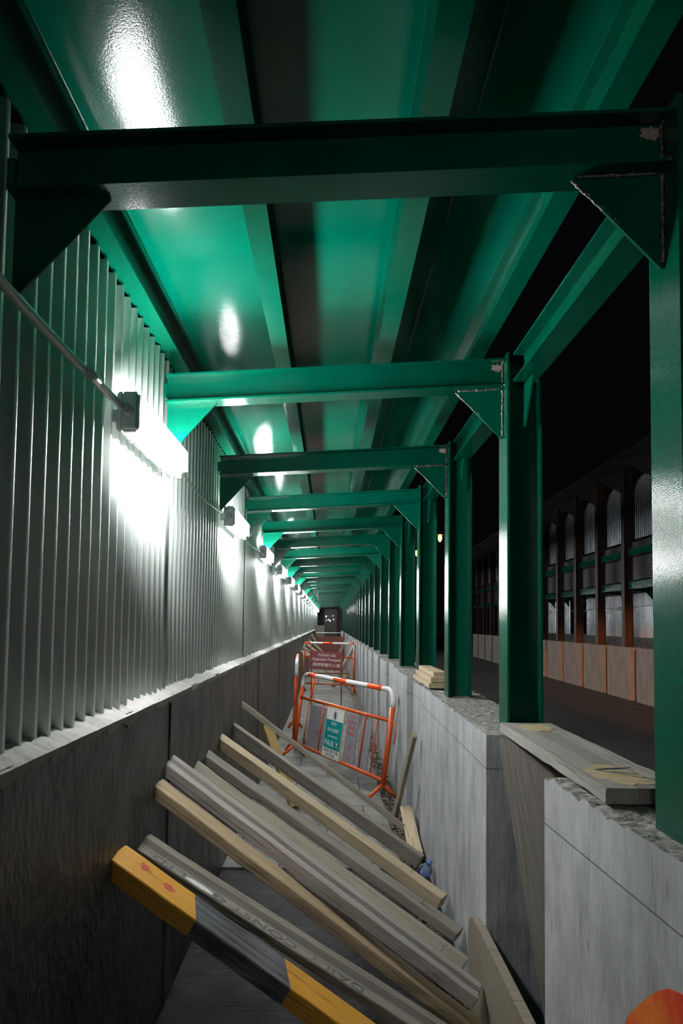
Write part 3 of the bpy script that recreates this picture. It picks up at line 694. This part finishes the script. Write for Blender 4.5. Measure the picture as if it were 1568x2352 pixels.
link_mesh('crossbar', TUBE([(-.30, .01, .70), (.42, .01, .70)], .014, 8), M['rust'], r_)

# second pile of leaning planks beyond
for i, (y, z) in enumerate(((17.9,.96), (19.2,.93), (20.5,.95), (22.9,.98), (24.4,1.08))):
    plank('timber_plank', (-.675, y, z), (.60, y-.75, .06), .09, .05, W6 if i % 2 else W4,
          'leaning plank in the far pile beyond the red and white rail, %s from the camera' % ordn(i+1), group='far pile of planks')
between('timber_plank', (.10,18.3,.03), (.645,18.6,1.02), .09, .09, W4, 'stout timber rising to the right behind the red and white rail', (0,0,1))
for i, (a, b) in enumerate((((-.665,26.5,1.22), (.15,26.2,.03)), ((.15,26.5,.03), (.645,26.8,1.2)), ((-.665,28.0,1.25), (.0,27.6,.03)), ((.1,28.2,.03), (.645,28.0,1.15)))):
    between('prop_pole', a, b, .04, .04, W4, 'thin pole crossing the far walkway, %s of the crossed poles' % ordn(i+1), (0,-1,0), 'pole', 'crossed poles far down the walkway')
# far end: box, low rail, portal and end panel
tag(link_mesh('plywood_box', BOX(-.66,-.22, 33.0,33.4, 0, 1.5, bevel=.01), M['ply']), 'pale box against the left wall near the far end', 'box')
r_ = empty('rusty_gate', (0,31,0)); tag(r_, 'rusty brown gate closing the walkway near its far end', 'gate')
link_mesh('panel', BOX(-.60,.60,-.02,.02,.05,1.05, bevel=.004), M['rust'], r_)
for x in (-.6, .6): link_mesh('post', TUBE([(x,0,0),(x,0,1.25)], .03, 8), M['rust'], r_)
link_mesh('rail', TUBE([(-.6,0,1.2),(.6,0,1.2)], .02, 8), M['white_p'], r_)
bm = bmesh.new(); box(bm, -1.0, -.42, YEND+.6, YEND+.75, 0, 3.0); box(bm, .50, 1.1, YEND+.6, YEND+.75, 0, 3.0); box(bm, -.42, .50, YEND+.6, YEND+.75, 2.55, 3.0)
tag(link_mesh('wall_far', bm, M['darkwall']), kind='structure')
bm = bmesh.new(); box(bm, -.42, -.36, YEND+.55, YEND+.7, 0, 2.55); box(bm, .44, .50, YEND+.55, YEND+.7, 0, 2.55); box(bm, -.36, .44, YEND+.55, YEND+.7, 2.47, 2.55)
dr = tag(link_mesh('door_1', bm, M['brownsteel']), kind='structure')
link_mesh('door_panel', BOX(-.36,.44,YEND+.62,YEND+.66,0,2.47), mat('dusty_door_panel', (.10,.095,.09), .35), dr)
link_mesh('handle', TUBE([(.36,YEND+.60,1.0),(.36,YEND+.60,1.25)], .015, 8), M['white_pl'], dr)
M['glow'] = emis('small_white_bulb', (1,.95,.85), 2.)
sl = tag(empty('far_glare_bulbs', (0, YEND+.3, 0)), 'small bright bulbs on an added wire, for lights seen beyond the far door', 'lights')  # bulbs and wire stand in for small lights glimpsed beyond the door
BP = ((-.22,2.02,.05), (-.20,1.78,.03), (-.08,1.82,.035), (.02,1.76,.05), (.20,2.06,.03), (.24,1.84,.035))
link_mesh('wire', TUBE([(-.60,0,2.895)] + [(x,0,z+q*1.2) for x, z, q in BP] + [(.55,0,2.965)], .004, 5), M['black'], sl)
for x, z, q in BP:
    bm = bmesh.new(); bmesh.ops.create_icosphere(bm, subdivisions=2, radius=q, matrix=Matrix.Translation((x,0,z)) @ Matrix.Diagonal((.8,.5,1.3,1)))
    link_mesh('bulb', bm, M['glow'], sl, True)

# ------------------------------------------------------------------ across the road
SLF = .034; FA = -math.atan(SLF)
def FX(y): return 6.16 + SLF*y
FY0, FP, NF = 12.73, 1.87, 14
f_group = ('blocks across the road', 'brown columns across the road')
def place(o, x, y, z=0): o.location = (FX(y)+x, y, z); o.rotation_euler = (0,0,FA); return o
fb = link_mesh('concrete_block', block(1.55, thick=.30, h=1.14, seed=21, res=.15, rough=.006), [mat('brownish_concrete', (.30,.27,.25), .85, col2=(.20,.18,.165), nscale=5, nstretch=(1,1,.4), bump=.3), M['conc_top']])
fcol = empty('far_column', (0,0,0)); bm = bmesh.new(); prism(bm, [(-.1,-.1),(-.088,-.1),(-.088,-.005),(.088,-.005),(.088,-.1),(.1,-.1),(.1,.1),(.088,.1),(.088,.005),(-.088,.005),(-.088,.1),(-.1,.1)], 2, 1.15, 5.35)
link_mesh('shaft', bm, M['brownsteel'], fcol); link_mesh('base_plate', BOX(-.12,.12,-.12,.12,1.138,1.155), M['brownsteel'], fcol)
def upper_sheet():
    bm = sheet_mesh(0, 1.64, 3.62, 5.02, pitch=.11, d=.025)
    for v in bm.verts:                       # clipped, rounded top corners
        if v.co.z > 4:
            t = abs(v.co.y-.82)/.82; v.co.z -= .34*t**4
    return bm
fu = link_mesh('corrugated_sheet', upper_sheet(), M['sheet_far']); fl = link_mesh('corrugated_sheet', sheet_mesh(0, 1.8, 1.32, 2.62, pitch=.11, d=.03), M['sheet_far'])
fbm = bmesh.new(); prism(fbm, [(px, pz) for px, pz in I_section(.1, .15, .01, .01)], 1, 0, 1.66); fbeam = link_mesh('edge_beam', fbm, M['green'])
xbm = bmesh.new(); prism(xbm, [(py, pz) for py, pz in I_section(.1, .15, .01, .01)], 0, .1, 1.40)
prism(xbm, [(-.004, 0), (.004, 0), (.004, -.2), (-.004, -.2)], 0, .1, .11)
fx = empty('cross_beam'); link_mesh('beam', xbm, M['green'], fx); gbm = bmesh.new(); prism(gbm, [(1.40,0),(1.15,0),(1.40,-.28)], 1, -.005, .005); link_mesh('gusset', gbm, M['green'], fx)
cbm = bmesh.new(); prism(cbm, [(-.95,5.02),(.1,5.20),(.1,5.34),(-.95,5.06)], 1, -.03, .03); prism(cbm, [(-.1,4.7),(.0,4.7),(.0,5.15),(-.7,5.05)], 1, -.008, .008)
fcan = empty('canopy'); link_mesh('bracket', cbm, M['darkwall'], fcan)
cbm = bmesh.new(); prism(cbm, [(-1.0,5.07),(.6,5.40),(.6,5.42),(-1.0,5.09)], 1, -.9, .9); link_mesh('roof_panel', cbm, M['darkwall'], fcan)
lamp_off = empty('wall_lamp'); link_mesh('housing', BOX(-.06,0,-.2,.2,-.05,.05, bevel=.01), M['grey_pl'], lamp_off)
def use(o, k): return o if k == 0 else copy_tree(o)
for k in range(NF):
    y = FY0+FP*k; on = ordn(k+1) + ' from the camera'
    tag(place(use(fb, k), 0, y), 'brownish concrete block across the road, ' + on, 'concrete block', 'blocks across the road')
    tag(place(use(fcol, k), .14, y+.55), 'tall brown steel column across the road, ' + on, 'column', 'brown columns across the road')
    tag(place(use(fu, k), .30, y+.66), 'upper corrugated sheet with rounded top across the road, ' + on, 'metal sheet', 'upper sheets across the road')
    if k != 6: tag(place(use(fl, k), 1.52, y+.45), 'lower corrugated sheet glinting across the road, ' + on, 'metal sheet', 'lower sheets across the road')
    e = use(fbeam, k); tag(place(e, .14, y+.65, 2.47), 'lower green rail between the brown columns, ' + on, 'beam', 'green rails across the road')
    e = copy_tree(fbeam); tag(place(e, .14, y+.65, 3.22), 'upper green rail between the brown columns, ' + on, 'beam', 'green rails across the road')
    tag(place(use(fx, k), .14, y+.55, 2.50), 'green cross beam of the far walkway, ' + on, 'beam', 'cross beams across the road')
    tag(place(use(fcan, k), .14, y+.55), 'dark canopy bay above the brown columns, ' + on, 'canopy', 'canopy bays across the road')
    if k % 2 == 0: tag(place(use(lamp_off, k), 1.50, y+1.2, 2.14), 'unlit lamp box on the far corrugated wall, ' + on, 'lamp', 'unlit lamps across the road')
cb = bmesh.new(); tube(cb, [(FX(y)+1.46, y, 2.13+.03*math.sin(y*1.7)) for y in [FY0+.4*i for i in range(64)]], .009, 6)
tag(link_mesh('lamp_cable', cb, M['cable']), 'thin cable strung along the far corrugated wall', 'cable')
bm = bmesh.new(); box(bm, 0, .25, 0, NF*FP, -.04, 1.34); o = link_mesh('wall_right', bm, M['conc_l']); place(o, 1.52, FY0); tag(o, kind='structure')
bm = bmesh.new(); box(bm, .40, .46, 0, NF*FP, 2.7, 3.60); o = link_mesh('wall_right', bm, M['darkwall']); place(o, 0, FY0); tag(o, kind='structure')
# sodium street lamps glimpsed between the columns
for i, (x, y, z) in enumerate(((6.0,40.4,6.37), (6.0,51.2,6.56))):
    r_ = empty('street_lamp', (x, y, 0)); tag(r_, 'orange street lamp glimpsed between the columns, %s one' % ('nearer' if i == 0 else 'farther'), 'street lamp', 'street lamps on the road')
    link_mesh('pole', TUBE([(.9,0,-.04),(.9,0,z-.2),(.7,0,z+.15),(.2,0,z+.2)], [.09,.06,.05,.04], 8), M['darkwall'], r_)
    bm = bmesh.new(); bmesh.ops.create_icosphere(bm, subdivisions=2, radius=.16, matrix=Matrix.Translation((0,0,z)) @ Matrix.Diagonal((.7,1,1.5,1))); link_mesh('bulb', bm, M['sodium'], r_, True)
    link_mesh('hood', BOX(-.25,.25,-.15,.15,z+.16,z+.26, bevel=.02), M['darkwall'], r_)
bpy.context.view_layer.update()
